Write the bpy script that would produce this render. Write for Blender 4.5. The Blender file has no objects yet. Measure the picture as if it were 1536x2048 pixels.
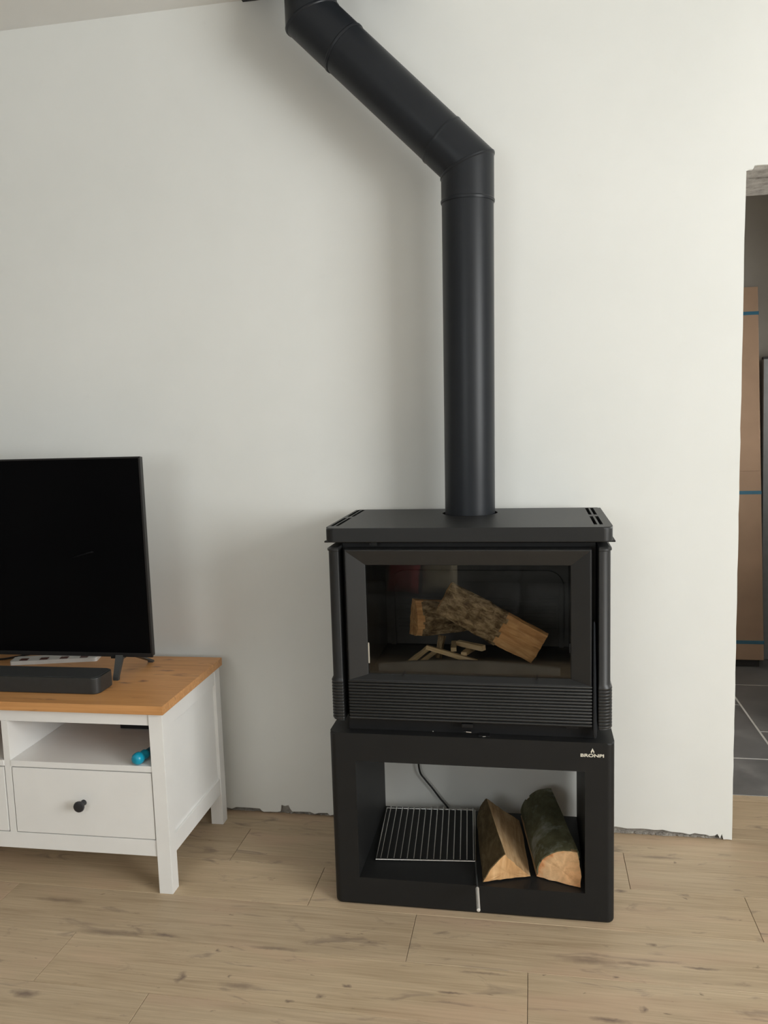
import bpy, bmesh, math, random
from mathutils import Vector, Matrix, noise

random.seed(7)
SC = bpy.context.scene
COL = SC.collection

# ------------------------------------------------------------------ camera
cam_d = bpy.data.cameras.new('camera')
cam_d.sensor_fit = 'HORIZONTAL'
cam_d.sensor_width = 36.0
cam_d.lens = 1635.8 * 36.0 / 1536.0
cam_d.clip_start = 0.02
cam = bpy.data.objects.new('camera', cam_d)
cam.location = (0.9628, -2.5845, 1.3656)
cam.rotation_euler = (1.4524, 0.0302, 0.1775)
COL.objects.link(cam)
SC.camera = cam

# ------------------------------------------------------------------ world, daylight, exposure
SC.view_settings.view_transform = 'Standard'
SC.view_settings.look = 'None'
SC.view_settings.gamma = 1.0
SC.view_settings.use_curve_mapping = False
SC.view_settings.exposure = 0.0

world = bpy.data.worlds.new('overcast_sky')
world.use_nodes = True
SC.world = world
wbg = world.node_tree.nodes['Background']
wbg.inputs['Color'].default_value = (0.86, 0.93, 1.0, 1)
wbg.inputs['Strength'].default_value = 1.0

# room extents
XL, XR, YR, ZC = -2.9, 3.9, -4.6, 2.65
WIN1 = (-3.9, -1.75, 0.85, 2.40)       # large window in the right wall: y0, y1, z0, z1
FILL_WIN = (-1.0, 0.4, 1.05, 2.2)          # unseen window added for fill in the rear wall: x0, x1, z0, z1


def area(name, loc, rot, sx, sy, power, color):
    d = bpy.data.lights.new(name, 'AREA')
    d.shape = 'RECTANGLE'
    d.size, d.size_y = sx, sy
    d.energy = power
    d.color = color
    o = bpy.data.objects.new(name, d)
    o.location = loc
    o.rotation_euler = rot
    COL.objects.link(o)
    return o


# daylight of the large window; rear and passage lamps are added fill
area('daylight_large_window', (XR + 0.025, (WIN1[0] + WIN1[1]) / 2, (WIN1[2] + WIN1[3]) / 2),
     (0, math.radians(90), 0), WIN1[3] - WIN1[2], WIN1[1] - WIN1[0], 134.0, (0.985, 1.0, 0.985))
area('fill_light_rear', ((FILL_WIN[0] + FILL_WIN[1]) / 2, YR - 0.14, (FILL_WIN[2] + FILL_WIN[3]) / 2),
     (math.radians(90), 0, 0), FILL_WIN[1] - FILL_WIN[0], FILL_WIN[3] - FILL_WIN[2], 24.0, (0.985, 1.0, 0.985))
area('fill_light_passage', (3.3 + 0.09, 1.0, 1.55), (0, math.radians(90), 0), 0.9, 0.7, 95.0, (1.0, 0.985, 0.955))  # fill lamp and its unseen window, added to brighten the dark passage


# ------------------------------------------------------------------ node helpers
def srgb(r, g, b):
    def f(c):
        c = c / 255.0
        return c / 12.92 if c <= 0.04045 else ((c + 0.055) / 1.055) ** 2.4
    return (f(r), f(g), f(b), 1.0)


class NT:
    def __init__(self, name):
        self.m = bpy.data.materials.new(name)
        self.m.use_nodes = True
        self.t = self.m.node_tree
        self.b = self.t.nodes['Principled BSDF']
        self.out = self.t.nodes['Material Output']

    def n(self, typ, **kw):
        nd = self.t.nodes.new(typ)
        for k, v in kw.items():
            if k.startswith('i_'):
                nd.inputs[k[2:].replace('_', ' ')].default_value = v
            else:
                setattr(nd, k, v)
        return nd

    def l(self, a, b):
        self.t.links.new(a, b)

    def mapping(self, scale=(1, 1, 1), rnd=False, coord='Object'):
        tc = self.n('ShaderNodeTexCoord')
        mp = self.n('ShaderNodeMapping')
        mp.inputs['Scale'].default_value = scale
        self.l(tc.outputs[coord], mp.inputs['Vector'])
        if rnd:
            oi = self.n('ShaderNodeObjectInfo')
            ml = self.n('ShaderNodeVectorMath', operation='MULTIPLY')
            ml.inputs[1].default_value = (53.0, 37.0, 71.0)
            self.l(oi.outputs['Random'], ml.inputs[0])
            ad = self.n('ShaderNodeVectorMath', operation='ADD')
            self.l(mp.outputs[0], ad.inputs[0])
            self.l(ml.outputs[0], ad.inputs[1])
            return ad.outputs[0]
        return mp.outputs[0]

    def noise(self, vec, scale, detail=4, rough=0.5, dist=0.0):
        nd = self.n('ShaderNodeTexNoise')
        nd.inputs['Scale'].default_value = scale
        nd.inputs['Detail'].default_value = detail
        nd.inputs['Roughness'].default_value = rough
        nd.inputs['Distortion'].default_value = dist
        self.l(vec, nd.inputs['Vector'])
        return nd.outputs['Fac']

    def ramp(self, fac, stops):
        nd = self.n('ShaderNodeValToRGB')
        cr = nd.color_ramp
        while len(cr.elements) < len(stops):
            cr.elements.new(0.5)
        for e, (p, c) in zip(cr.elements, stops):
            e.position = p
            e.color = c if len(c) == 4 else (*c, 1)
        self.l(fac, nd.inputs['Fac'])
        return nd.outputs['Color']

    def mix(self, fac, a, b, mode='MIX'):
        nd = self.n('ShaderNodeMix', data_type='RGBA', blend_type=mode)
        for sock, v in ((nd.inputs[0], fac), (nd.inputs[6], a), (nd.inputs[7], b)):
            if hasattr(v, 'links'):
                self.l(v, sock)
            else:
                sock.default_value = v
        return nd.outputs[2]

    def bump(self, h, strength=0.2, dist=0.005):
        nd = self.n('ShaderNodeBump')
        nd.inputs['Strength'].default_value = strength
        nd.inputs['Distance'].default_value = dist
        self.l(h, nd.inputs['Height'])
        self.l(nd.outputs[0], self.b.inputs['Normal'])

    def col(self, c):
        if hasattr(c, 'links'):
            self.l(c, self.b.inputs['Base Color'])
        else:
            self.b.inputs['Base Color'].default_value = c

    def knots(self, c, lst, color, vec, wob):
        """dark knots and mineral streaks of the board itself: list of (x, y, half length, half width, strength)"""
        nz = self.n('ShaderNodeTexNoise')
        nz.inputs['Scale'].default_value = 38.0
        nz.inputs['Detail'].default_value = 3.0
        self.l(vec, nz.inputs['Vector'])
        dv = self.n('ShaderNodeVectorMath', operation='MULTIPLY_ADD')
        dv.inputs[1].default_value = wob
        dv.inputs[2].default_value = tuple(-w / 2 for w in wob)
        self.l(nz.outputs['Color'], dv.inputs[0])
        av = self.n('ShaderNodeVectorMath', operation='ADD')
        self.l(vec, av.inputs[0])
        self.l(dv.outputs[0], av.inputs[1])
        acc = None
        for x, y, a, b, st in lst:
            sb_ = self.n('ShaderNodeVectorMath', operation='SUBTRACT')
            sb_.inputs[1].default_value = (x, y, 0)
            self.l(av.outputs[0], sb_.inputs[0])
            ml = self.n('ShaderNodeVectorMath', operation='MULTIPLY')
            ml.inputs[1].default_value = (1 / a, 1 / b, 0)
            self.l(sb_.outputs[0], ml.inputs[0])
            le = self.n('ShaderNodeVectorMath', operation='LENGTH')
            self.l(ml.outputs[0], le.inputs[0])
            mr = self.n('ShaderNodeMapRange')
            mr.inputs['From Min'].default_value = 0.15
            mr.inputs['From Max'].default_value = 1.15
            mr.inputs['To Min'].default_value = st
            mr.inputs['To Max'].default_value = 0.0
            self.l(le.outputs['Value'], mr.inputs['Value'])
            if acc is None:
                acc = mr.outputs[0]
            else:
                mx = self.n('ShaderNodeMath', operation='MAXIMUM')
                self.l(acc, mx.inputs[0])
                self.l(mr.outputs[0], mx.inputs[1])
                acc = mx.outputs[0]
        return self.mix(acc, c, color)

    def set(self, **kw):
        for k, v in kw.items():
            self.b.inputs[k.replace('_', ' ')].default_value = v


def plain(name, c, rough=0.5, metal=0.0, spec=0.5, vary=0.06, scale=30.0, bump=0.0, bscale=400.0):
    """a near-uniform paint, plastic or metal with a little procedural unevenness"""
    t = NT(name)
    v = t.mapping()
    f = t.noise(v, scale, 3)
    lo = tuple(x * (1 - vary) for x in c[:3]) + (1,)
    hi = tuple(min(1, x * (1 + vary)) for x in c[:3]) + (1,)
    t.col(t.ramp(f, [(0.3, lo), (0.7, hi)]))
    t.set(Roughness=rough, Metallic=metal)
    t.b.inputs['Specular IOR Level'].default_value = spec
    if bump:
        t.bump(t.noise(v, bscale, 2), bump, 0.001)
    return t.m


M = {}
# painted plaster
t = NT('wall_paint')
v = t.mapping()
f1 = t.noise(v, 1.3, 5, 0.6)
f2 = t.noise(v, 14, 5, 0.65)
c = t.ramp(f1, [(0.3, (0.79, 0.80, 0.772)), (0.7, (0.85, 0.858, 0.83))])
c = t.mix(t.ramp(f2, [(0.66, (0, 0, 0)), (0.80, (0.35, 0.35, 0.35))]), c, (0.74, 0.73, 0.70, 1))
t.col(c)
t.set(Roughness=0.75)
t.b.inputs['Specular IOR Level'].default_value = 0.25
t.bump(t.noise(v, 90, 5, 0.6), 0.08, 0.002)
M['wall'] = t.m

t = NT('ceiling_paint')
v = t.mapping()
t.col(t.ramp(t.noise(v, 3, 4), [(0.3, (0.85, 0.85, 0.83)), (0.7, (0.89, 0.888, 0.868))]))
t.set(Roughness=0.85)
M['ceiling'] = t.m

t = NT('rough_mortar')
v = t.mapping()
f = t.noise(v, 22, 8, 0.7)
t.col(t.ramp(f, [(0.28, (0.20, 0.18, 0.155)), (0.5, (0.40, 0.37, 0.33)), (0.72, (0.58, 0.55, 0.50))]))
t.set(Roughness=0.95)
t.bump(t.noise(v, 60, 8, 0.75), 0.9, 0.01)
M['mortar'] = t.m

M['wall_tan'] = plain('beige_wall_paint', (0.44, 0.43, 0.41, 1), 0.85, vary=0.04, scale=3)
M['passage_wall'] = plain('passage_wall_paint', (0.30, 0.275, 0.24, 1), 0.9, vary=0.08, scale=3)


# laminate planks
FLOOR_KNOTS = [(-0.177, -0.696, 0.086, 0.016, 0.62),
               (-0.258, -0.944, 0.042, 0.0142, 0.85),
               (0.098, -0.838, 0.012, 0.0221, 0.85),
               (0.254, -0.847, 0.053, 0.0117, 0.62),
               (0.295, -0.7, 0.08, 0.0077, 0.62),
               (0.149, -0.728, 0.008, 0.0076, 0.85),
               (0.384, -0.881, 0.011, 0.0064, 0.85),
               (0.456, -0.854, 0.01, 0.0066, 0.85),
               (0.217, -0.816, 0.006, 0.0069, 0.85),
               (0.513, -0.811, 0.013, 0.0068, 0.85),
               (1.091, -0.641, 0.087, 0.0133, 0.62),
               (1.2, -0.636, 0.054, 0.0076, 0.62),
               (1.254, -0.557, 0.016, 0.0081, 0.85),
               (1.152, -0.693, 0.011, 0.0054, 0.85),
               (0.836, -0.722, 0.06, 0.0045, 0.62),
               (1.122, -0.838, 0.046, 0.0093, 0.85),
               (1.203, -0.796, 0.012, 0.0113, 0.85),
               (1.359, -0.632, 0.049, 0.0056, 0.85),
               (1.376, -0.151, 0.006, 0.0071, 0.85),
               (1.376, -0.337, 0.005, 0.0061, 0.85),
               (1.198, -0.324, 0.021, 0.0075, 0.85),
               (1.333, -0.128, 0.075, 0.0087, 0.62),
               (-0.016, -0.686, 0.042, 0.008, 0.85),
               (-0.393, -0.574, 0.078, 0.0114, 0.62),
               (0.76, -0.8, 0.035, 0.005, 0.85)]
t = NT('greige_oak_plank')
v = t.mapping((1.0, 9.0, 9.0), True)
vf = t.mapping((1.6, 60.0, 60.0), True)
vk = t.mapping((2.6, 9.5, 9.5), True)
g = t.noise(v, 2.2, 6, 0.62, 0.6)
fine = t.noise(vf, 3.0, 5, 0.6, 0.3)
c = t.ramp(g, [(0.20, (0.293, 0.208, 0.127)), (0.42, (0.436, 0.332, 0.218)), (0.60, (0.520, 0.406, 0.276)), (0.85, (0.611, 0.494, 0.351))])
c = t.mix(0.42, c, t.ramp(fine, [(0.28, (0.280, 0.202, 0.127)), (0.72, (0.617, 0.488, 0.341))]))
pk = t.noise(t.mapping((1.4, 5, 5), True), 1.7, 2, 0.5)
c = t.mix(t.ramp(pk, [(0.5, (0, 0, 0)), (0.72, (0.585, 0.585, 0.585))]), c, (0.53, 0.37, 0.26, 1))
k = t.noise(vk, 1.9, 4, 0.6, 1.2)
c = t.mix(t.ramp(k, [(0.60, (0, 0, 0)), (0.74, (0.72, 0.72, 0.72))]), c, (0.20, 0.150, 0.120, 1))
k2 = t.noise(t.mapping((12, 34, 34), True), 1.6, 3, 0.55, 0.5)
c = t.mix(t.ramp(k2, [(0.70, (0, 0, 0)), (0.77, (0.7, 0.7, 0.7))]), c, (0.105, 0.075, 0.055, 1))
gp_ = t.n('ShaderNodeNewGeometry')
c = t.mix(1.0, c, (1.08, 1.08, 1.07, 1), 'MULTIPLY')
c = t.knots(c, FLOOR_KNOTS, (0.175, 0.125, 0.098, 1), gp_.outputs['Position'], (0.05, 0.014, 0.0))
oi = t.n('ShaderNodeObjectInfo')
c = t.mix(0.55, c, t.mix(1.0, c, t.ramp(oi.outputs['Random'], [(0.0, (0.86, 0.85, 0.84)), (0.5, (1.0, 1.0, 1.0)), (1.0, (1.08, 1.06, 1.02))]), 'MULTIPLY'))
t.col(c)
t.l(t.ramp(fine, [(0.3, (0.42, 0.42, 0.42)), (0.7, (0.52, 0.52, 0.52))]), t.b.inputs['Roughness'])
t.b.inputs['Specular IOR Level'].default_value = 0.35
t.bump(fine, 0.06, 0.001)
M['plank'] = t.m
M['subfloor'] = plain('dark_plank_joint', (0.06, 0.045, 0.032, 1), 0.9)

# slate tiles
t = NT('anthracite_tile')
v = t.mapping((1, 1, 1), True)
f = t.noise(v, 6, 7, 0.65, 0.4)
t.col(t.ramp(f, [(0.25, (0.11, 0.11, 0.113)), (0.55, (0.185, 0.182, 0.18)), (0.8, (0.29, 0.28, 0.27))]))
t.l(t.ramp(f, [(0.3, (0.28, 0.28, 0.28)), (0.7, (0.5, 0.5, 0.5))]), t.b.inputs['Roughness'])
M['tile'] = t.m
M['grout'] = plain('pale_grout', (0.72, 0.70, 0.66, 1), 0.9)

# stove paints
M['stove'] = plain('anthracite_stove_paint', (0.0135, 0.0137, 0.0138, 1), 0.48, spec=0.26, vary=0.05, scale=18, bump=0.05, bscale=900)
M['stove_door'] = plain('anthracite_cast_door_paint', (0.0185, 0.0188, 0.0190, 1), 0.40, spec=0.48, vary=0.05, scale=18, bump=0.05, bscale=900)
M['stove_top'] = plain('anthracite_cast_top_paint', (0.0115, 0.0117, 0.0118, 1), 0.45, spec=0.42, vary=0.06, scale=18, bump=0.05, bscale=900)
M['stove_black'] = plain('black_stove_body', (0.008, 0.008, 0.0085, 1), 0.55, spec=0.3)
M['firebox'] = plain('firebox_cast_iron', (0.085, 0.084, 0.080, 1), 0.75, vary=0.2, scale=12)
M['pipe'] = plain('satin_black_flue_enamel', (0.0190, 0.0212, 0.0250, 1), 0.36, spec=0.24, vary=0.05, scale=12, bump=0.03, bscale=700)
M['logo'] = plain('cream_logo_print', (0.72, 0.68, 0.58, 1), 0.4)
M['steel'] = plain('brushed_steel', (0.72, 0.71, 0.69, 1), 0.42, 1.0)
M['grip_steel'] = plain('satin_steel_grip', (0.74, 0.72, 0.68, 1), 0.4, 0.35)
M['chrome'] = plain('chrome_wire', (0.78, 0.77, 0.75, 1), 0.22, 1.0)
M['clip'] = plain('pale_glass_clip', (0.55, 0.50, 0.42, 1), 0.45, 0.2)


def pane_mat(name, tint, ior=1.5, rough=0.0, gain=1.0):
    m = bpy.data.materials.new(name)
    m.use_nodes = True
    nt = m.node_tree
    nt.nodes.clear()
    out = nt.nodes.new('ShaderNodeOutputMaterial')
    tr = nt.nodes.new('ShaderNodeBsdfTransparent')
    tr.inputs['Color'].default_value = tint
    gl = nt.nodes.new('ShaderNodeBsdfGlossy')
    gl.inputs['Roughness'].default_value = rough
    fr = nt.nodes.new('ShaderNodeFresnel')
    fr.inputs['IOR'].default_value = ior
    mt = nt.nodes.new('ShaderNodeMath')
    mt.operation = 'MULTIPLY'
    mt.inputs[1].default_value = gain
    mt.use_clamp = True
    mx = nt.nodes.new('ShaderNodeMixShader')
    nt.links.new(fr.outputs[0], mt.inputs[0])
    nt.links.new(mt.outputs[0], mx.inputs[0])
    nt.links.new(tr.outputs[0], mx.inputs[1])
    nt.links.new(gl.outputs[0], mx.inputs[2])
    nt.links.new(mx.outputs[0], out.inputs[0])
    return m


M['stove_glass'] = pane_mat('stove_door_glass', (0.97, 0.965, 0.95, 1), 1.52, 0.02)
M['window_glass'] = pane_mat('window_glass', (0.97, 0.98, 0.98, 1))


# furniture
M['white'] = plain('white_furniture_paint', (0.85, 0.842, 0.82, 1), 0.42, vary=0.02, scale=8)
t = NT('honey_pine')
v = t.mapping((1.2, 12, 12))
g = t.noise(v, 2.4, 6, 0.6, 1.0)
c = t.ramp(g, [(0.25, (0.43, 0.200, 0.066)), (0.5, (0.62, 0.305, 0.112)), (0.75, (0.73, 0.39, 0.155))])
k = t.noise(t.mapping((7, 22, 22)), 1.3, 3, 0.5, 0.6)
c = t.mix(t.ramp(k, [(0.635, (0, 0, 0)), (0.72, (0.8, 0.8, 0.8))]), c, (0.14, 0.060, 0.032, 1))
c = t.mix(0.5, c, t.ramp(t.noise(t.mapping((1, 70, 70)), 2, 4), [(0.3, (0.50, 0.23, 0.075)), (0.7, (0.72, 0.365, 0.14))]))
c = t.knots(c, [(-0.1832, 0.355, 0.022, 0.007, 0.8), (-0.128, 0.3168, 0.028, 0.008, 0.75), (-0.207, 0.1879, 0.03, 0.008, 0.8), (-0.1604, 0.2103, 0.016, 0.01, 0.85), (-0.0621, 0.2859, 0.03, 0.006, 0.55), (-0.36, 0.03, 0.02, 0.006, 0.6), (-0.55, 0.035, 0.015, 0.006, 0.6), (-0.9, 0.2, 0.02, 0.01, 0.7)], (0.16, 0.068, 0.045, 1), t.mapping(), (0.03, 0.012, 0.0))
t.col(c)
t.set(Roughness=0.42)
M['pine'] = t.m
M['knob'] = plain('black_knob', (0.022, 0.022, 0.025, 1), 0.45)
M['tv_black'] = plain('tv_bezel_black', (0.012, 0.011, 0.011, 1), 0.35)
t = NT('tv_screen')
v = t.mapping()
t.col(t.ramp(t.noise(v, 4, 2), [(0.3, (0.0026, 0.0026, 0.003)), (0.7, (0.0032, 0.0032, 0.0036))]))
t.set(Roughness=0.16)
t.b.inputs['IOR'].default_value = 1.11
M['screen'] = t.m
M['soundbar'] = plain('charcoal_soundbar', (0.028, 0.030, 0.030, 1), 0.42, vary=0.1, scale=60, bump=0.1, bscale=1500)
M['soundbar_top'] = plain('charcoal_soundbar_top', (0.040, 0.042, 0.043, 1), 0.55)
M['tv_foot'] = plain('dark_grey_tv_foot', (0.045, 0.047, 0.047, 1), 0.45)
M['strip_white'] = plain('white_plastic', (0.74, 0.73, 0.70, 1), 0.4)
M['strip_red'] = plain('dark_red_switch', (0.085, 0.016, 0.012, 1), 0.35)
M['black_rubber'] = plain('black_cable_rubber', (0.008, 0.008, 0.008, 1), 0.5)
M['turquoise'] = plain('turquoise_plastic', (0.004, 0.30, 0.46, 1), 0.25)
M['turquoise_dark'] = plain('petrol_blue_plastic', (0.012, 0.095, 0.15, 1), 0.4)
M['settop'] = plain('black_plastic', (0.010, 0.010, 0.011, 1), 0.4)
M['board'] = plain('brown_cardboard', (0.345, 0.225, 0.145, 1), 0.85, vary=0.10, scale=5)
M['strap'] = plain('blue_strap', (0.03, 0.13, 0.20, 1), 0.4)
M['grey_panel'] = plain('grey_panel', (0.21, 0.215, 0.215, 1), 0.6)
M['block'] = plain('dark_block', (0.028, 0.025, 0.024, 1), 0.8)
M['cushion_red'] = plain('red_cushion_fabric', (0.36, 0.04, 0.045, 1), 0.9, vary=0.15, scale=80)
M['cushion_cream'] = plain('cream_cushion_fabric', (0.48, 0.40, 0.27, 1), 0.9, vary=0.1, scale=80)
M['sofa'] = plain('charcoal_sofa_fabric', (0.05, 0.05, 0.052, 1), 0.9, vary=0.2, scale=60)


def bark_mat(name, stops, sc, bump, lichen=None):
    t = NT(name)
    v = t.mapping((1.0, 0.45, 1.0))
    f = t.noise(v, sc, 8, 0.7, 0.4)
    c = t.ramp(f, stops)
    if lichen:
        c = t.mix(t.ramp(t.noise(t.mapping(), 13, 4, 0.6), [(0.53, (0, 0, 0)), (0.66, (0.75, 0.75, 0.75))]), c, lichen)
    t.col(c)
    t.set(Roughness=0.9)
    t.b.inputs['Specular IOR Level'].default_value = 0.2
    t.bump(f, bump, 0.006)
    return t.m


def wood_mat(name, lo, mid, hi, axis_scale, sc=9.0, bump=0.35):
    t = NT(name)
    v = t.mapping(axis_scale)
    f = t.noise(v, sc, 7, 0.62, 0.5)
    c = t.ramp(f, [(0.26, lo), (0.5, mid), (0.74, hi)])
    f2 = t.noise(t.mapping(), 16, 3, 0.5)
    c = t.mix(t.ramp(f2, [(0.5, (0, 0, 0)), (0.72, (0.5, 0.5, 0.5))]), c, lo + (1,))
    t.col(c)
    t.set(Roughness=0.8)
    t.b.inputs['Specular IOR Level'].default_value = 0.2
    t.bump(f, bump, 0.004)
    return t.m


M['bark_brown'] = bark_mat('rough_brown_bark', [(0.34, (0.060, 0.036, 0.018)), (0.47, (0.25, 0.17, 0.09)), (0.66, (0.62, 0.46, 0.27))], 75, 1.0)
M['bark_dark'] = bark_mat('dark_olive_bark', [(0.25, (0.055, 0.038, 0.018)), (0.5, (0.125, 0.088, 0.042)), (0.75, (0.24, 0.175, 0.09))], 30, 0.7)
M['bark_green'] = bark_mat('grey_green_bark', [(0.25, (0.055, 0.056, 0.030)), (0.5, (0.125, 0.122, 0.068)), (0.8, (0.24, 0.23, 0.15))], 22, 0.5, (0.34, 0.35, 0.30, 1))
M['wood_split'] = wood_mat('split_beech', (0.27, 0.155, 0.07), (0.46, 0.30, 0.155), (0.62, 0.44, 0.26), (7, 0.8, 7))
M['wood_end'] = wood_mat('sawn_log_end', (0.38, 0.20, 0.08), (0.58, 0.34, 0.155), (0.72, 0.46, 0.24), (6, 1, 0.9), 9)
t = NT('ringed_log_end')
vv = t.mapping()
sub = t.n('ShaderNodeVectorMath', operation='SUBTRACT')
sub.inputs[1].default_value = (0.125, 0.0, -0.010)
t.l(vv, sub.inputs[0])
fl = t.n('ShaderNodeVectorMath', operation='MULTIPLY')
fl.inputs[1].default_value = (1, 0, 1)
t.l(sub.outputs[0], fl.inputs[0])
ln = t.n('ShaderNodeVectorMath', operation='LENGTH')
t.l(fl.outputs[0], ln.inputs[0])
rg = t.n('ShaderNodeMath', operation='MULTIPLY')
rg.inputs[1].default_value = 5.6
t.l(ln.outputs['Value'], rg.inputs[0])
nz = t.noise(vv, 28, 5, 0.6)
ad = t.n('ShaderNodeMath', operation='MULTIPLY_ADD')
ad.inputs[1].default_value = 0.45
t.l(nz, ad.inputs[0])
t.l(rg.outputs[0], ad.inputs[2])
wv = t.n('ShaderNodeMath', operation='PINGPONG')
wv.inputs[1].default_value = 0.06
t.l(ad.outputs[0], wv.inputs[0])
c1 = t.ramp(ad.outputs[0], [(0.30, (0.86, 0.40, 0.16)), (0.55, (0.92, 0.54, 0.27)), (0.84, (0.93, 0.62, 0.34)), (0.93, (0.70, 0.30, 0.12))])
t.col(t.mix(t.ramp(wv.outputs[0], [(0.0, (0.25, 0.25, 0.25)), (0.06, (0, 0, 0))]), c1, (0.36, 0.17, 0.07, 1)))
t.set(Roughness=0.85)
t.bump(nz, 0.4, 0.004)
M['wood_ring'] = t.m
M['wood_split_dark'] = wood_mat('split_log_in_firebox', (0.34, 0.155, 0.055), (0.66, 0.36, 0.15), (0.86, 0.54, 0.26), (7, 0.8, 7))
M['kindling'] = wood_mat('pale_kindling', (0.48, 0.33, 0.17), (0.70, 0.53, 0.31), (0.82, 0.67, 0.44), (7, 0.8, 7), 9, 0.2)


# ------------------------------------------------------------------ object helpers
def link(name, me, mat=None, parent=None, smooth=False):
    o = bpy.data.objects.new(name, me)
    COL.objects.link(o)
    if mat is not None and len(me.materials) == 0:
        me.materials.append(mat)
    if parent is not None:
        o.parent = parent
    if smooth:
        for p in me.polygons:
            p.use_smooth = True
    return o


def weighted(o):
    md = o.modifiers.new('weighted_normals', 'WEIGHTED_NORMAL')
    md.weight = 100
    md.keep_sharp = True


def finish(name, bm, mat, parent=None, smooth=False, off=(0, 0, 0), auto=None):
    if any(off):
        bmesh.ops.translate(bm, verts=bm.verts, vec=-Vector(off))
    bmesh.ops.recalc_face_normals(bm, faces=bm.faces)
    me = bpy.data.meshes.new(name)
    bm.to_mesh(me)
    bm.free()
    o = link(name, me, mat, parent, smooth)
    if auto is not None:
        for p in me.polygons:
            p.use_smooth = True
        me.set_sharp_from_angle(angle=math.radians(auto))
        if len(me.polygons) < 1500:
            weighted(o)
    return o


def tag(o, label=None, cat=None, group=None, kind=None):
    if label:
        o['label'] = label
    if cat:
        o['category'] = cat
    if group:
        o['group'] = group
    if kind:
        o['kind'] = kind
    return o


def empty(name, loc, rz=0.0):
    o = bpy.data.objects.new(name, None)
    o.empty_display_size = 0.05
    o.location = loc
    o.rotation_euler = (0, 0, rz)
    COL.objects.link(o)
    return o


def add_box(bm, x0, x1, y0, y1, z0, z1, bevel=0.0, seg=2):
    r = bmesh.ops.create_cube(bm, size=1.0)
    vs = r['verts']
    for v in vs:
        v.co = Vector((x0 + (v.co.x + 0.5) * (x1 - x0), y0 + (v.co.y + 0.5) * (y1 - y0), z0 + (v.co.z + 0.5) * (z1 - z0)))
    if bevel > 0:
        es = list({e for v in vs for e in v.link_edges})
        bmesh.ops.bevel(bm, geom=es, offset=bevel, segments=seg, profile=0.5, affect='EDGES')
    return vs


def box(name, x0, x1, y0, y1, z0, z1, mat, parent=None, bevel=0.0, off=(0, 0, 0), seg=2):
    bm = bmesh.new()
    add_box(bm, x0, x1, y0, y1, z0, z1, bevel, seg)
    return finish(name, bm, mat, parent, off=off, auto=35 if bevel else None)


def boxes(name, lst, mat, parent=None, bevel=0.0, off=(0, 0, 0)):
    bm = bmesh.new()
    for b in lst:
        add_box(bm, *b, bevel)
    return finish(name, bm, mat, parent, off=off, auto=35 if bevel else None)


def outline_rect(x0, x1, y0, y1, rs, n=6):
    """rounded rectangle; rs = radii at (x0,y0),(x1,y0),(x1,y1),(x0,y1)"""
    pts = []
    cs = [(x0, y0, 1, 1, 180), (x1, y0, -1, 1, 270), (x1, y1, -1, -1, 0), (x0, y1, 1, -1, 90)]
    for (cx, cy, sx, sy, a0), r in zip(cs, rs):
        if r <= 0:
            pts.append((cx, cy))
            continue
        ox, oy = cx + sx * r, cy + sy * r
        for i in range(n + 1):
            a = math.radians(a0 + 90 * i / n)
            pts.append((ox + r * math.cos(a), oy + r * math.sin(a)))
    return pts


def add_prism(bm, pts, z0, z1, axis='z'):
    def P(a, b, c):
        return (a, b, c) if axis == 'z' else (a, c, b)
    lo = [bm.verts.new(P(a, b, z0)) for a, b in pts]
    hi = [bm.verts.new(P(a, b, z1)) for a, b in pts]
    n = len(pts)
    bm.faces.new(lo[::-1])
    bm.faces.new(hi)
    for i in range(n):
        bm.faces.new((lo[i], lo[(i + 1) % n], hi[(i + 1) % n], hi[i]))
    return lo, hi


def rprism(name, x0, x1, y0, y1, z0, z1, rs, mat, parent=None, off=(0, 0, 0), bevel=0.0, bevel_bottom=0.0):
    bm = bmesh.new()
    lo, hi = add_prism(bm, outline_rect(x0, x1, y0, y1, rs), z0, z1)
    if bevel:
        s = set(hi)
        es = [e for e in bm.edges if e.verts[0] in s and e.verts[1] in s]
        bmesh.ops.bevel(bm, geom=es, offset=bevel, segments=3, profile=0.5, affect='EDGES')
    if bevel_bottom:
        es = [e for e in bm.edges if all(abs(v.co.z - z0) < 1e-6 for v in e.verts)]
        bmesh.ops.bevel(bm, geom=es, offset=bevel_bottom, segments=3, profile=0.5, affect='EDGES')
    return finish(name, bm, mat, parent, off=off, auto=40)


def cut(o, cutters):
    """boolean-subtract a bmesh list of cutters from object o, in place"""
    bm = bmesh.new()
    for f in cutters:
        f(bm)
    bmesh.ops.recalc_face_normals(bm, faces=bm.faces)
    me = bpy.data.meshes.new('cutter')
    bm.to_mesh(me)
    bm.free()
    co = bpy.data.objects.new('cutter', me)
    COL.objects.link(co)
    co.matrix_world = o.matrix_world if o.parent is None else Matrix.Translation(o.parent.location)
    bpy.context.view_layer.update()
    o.modifiers.clear()
    md = o.modifiers.new('b', 'BOOLEAN')
    md.operation = 'DIFFERENCE'
    md.solver = 'EXACT'
    md.object = co
    dg = bpy.context.evaluated_depsgraph_get()
    new = bpy.data.meshes.new_from_object(o.evaluated_get(dg))
    o.modifiers.clear()
    o.data = new
    bpy.data.objects.remove(co)
    for p in new.polygons:
        p.use_smooth = True
    new.set_sharp_from_angle(angle=math.radians(40))
    weighted(o)


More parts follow.
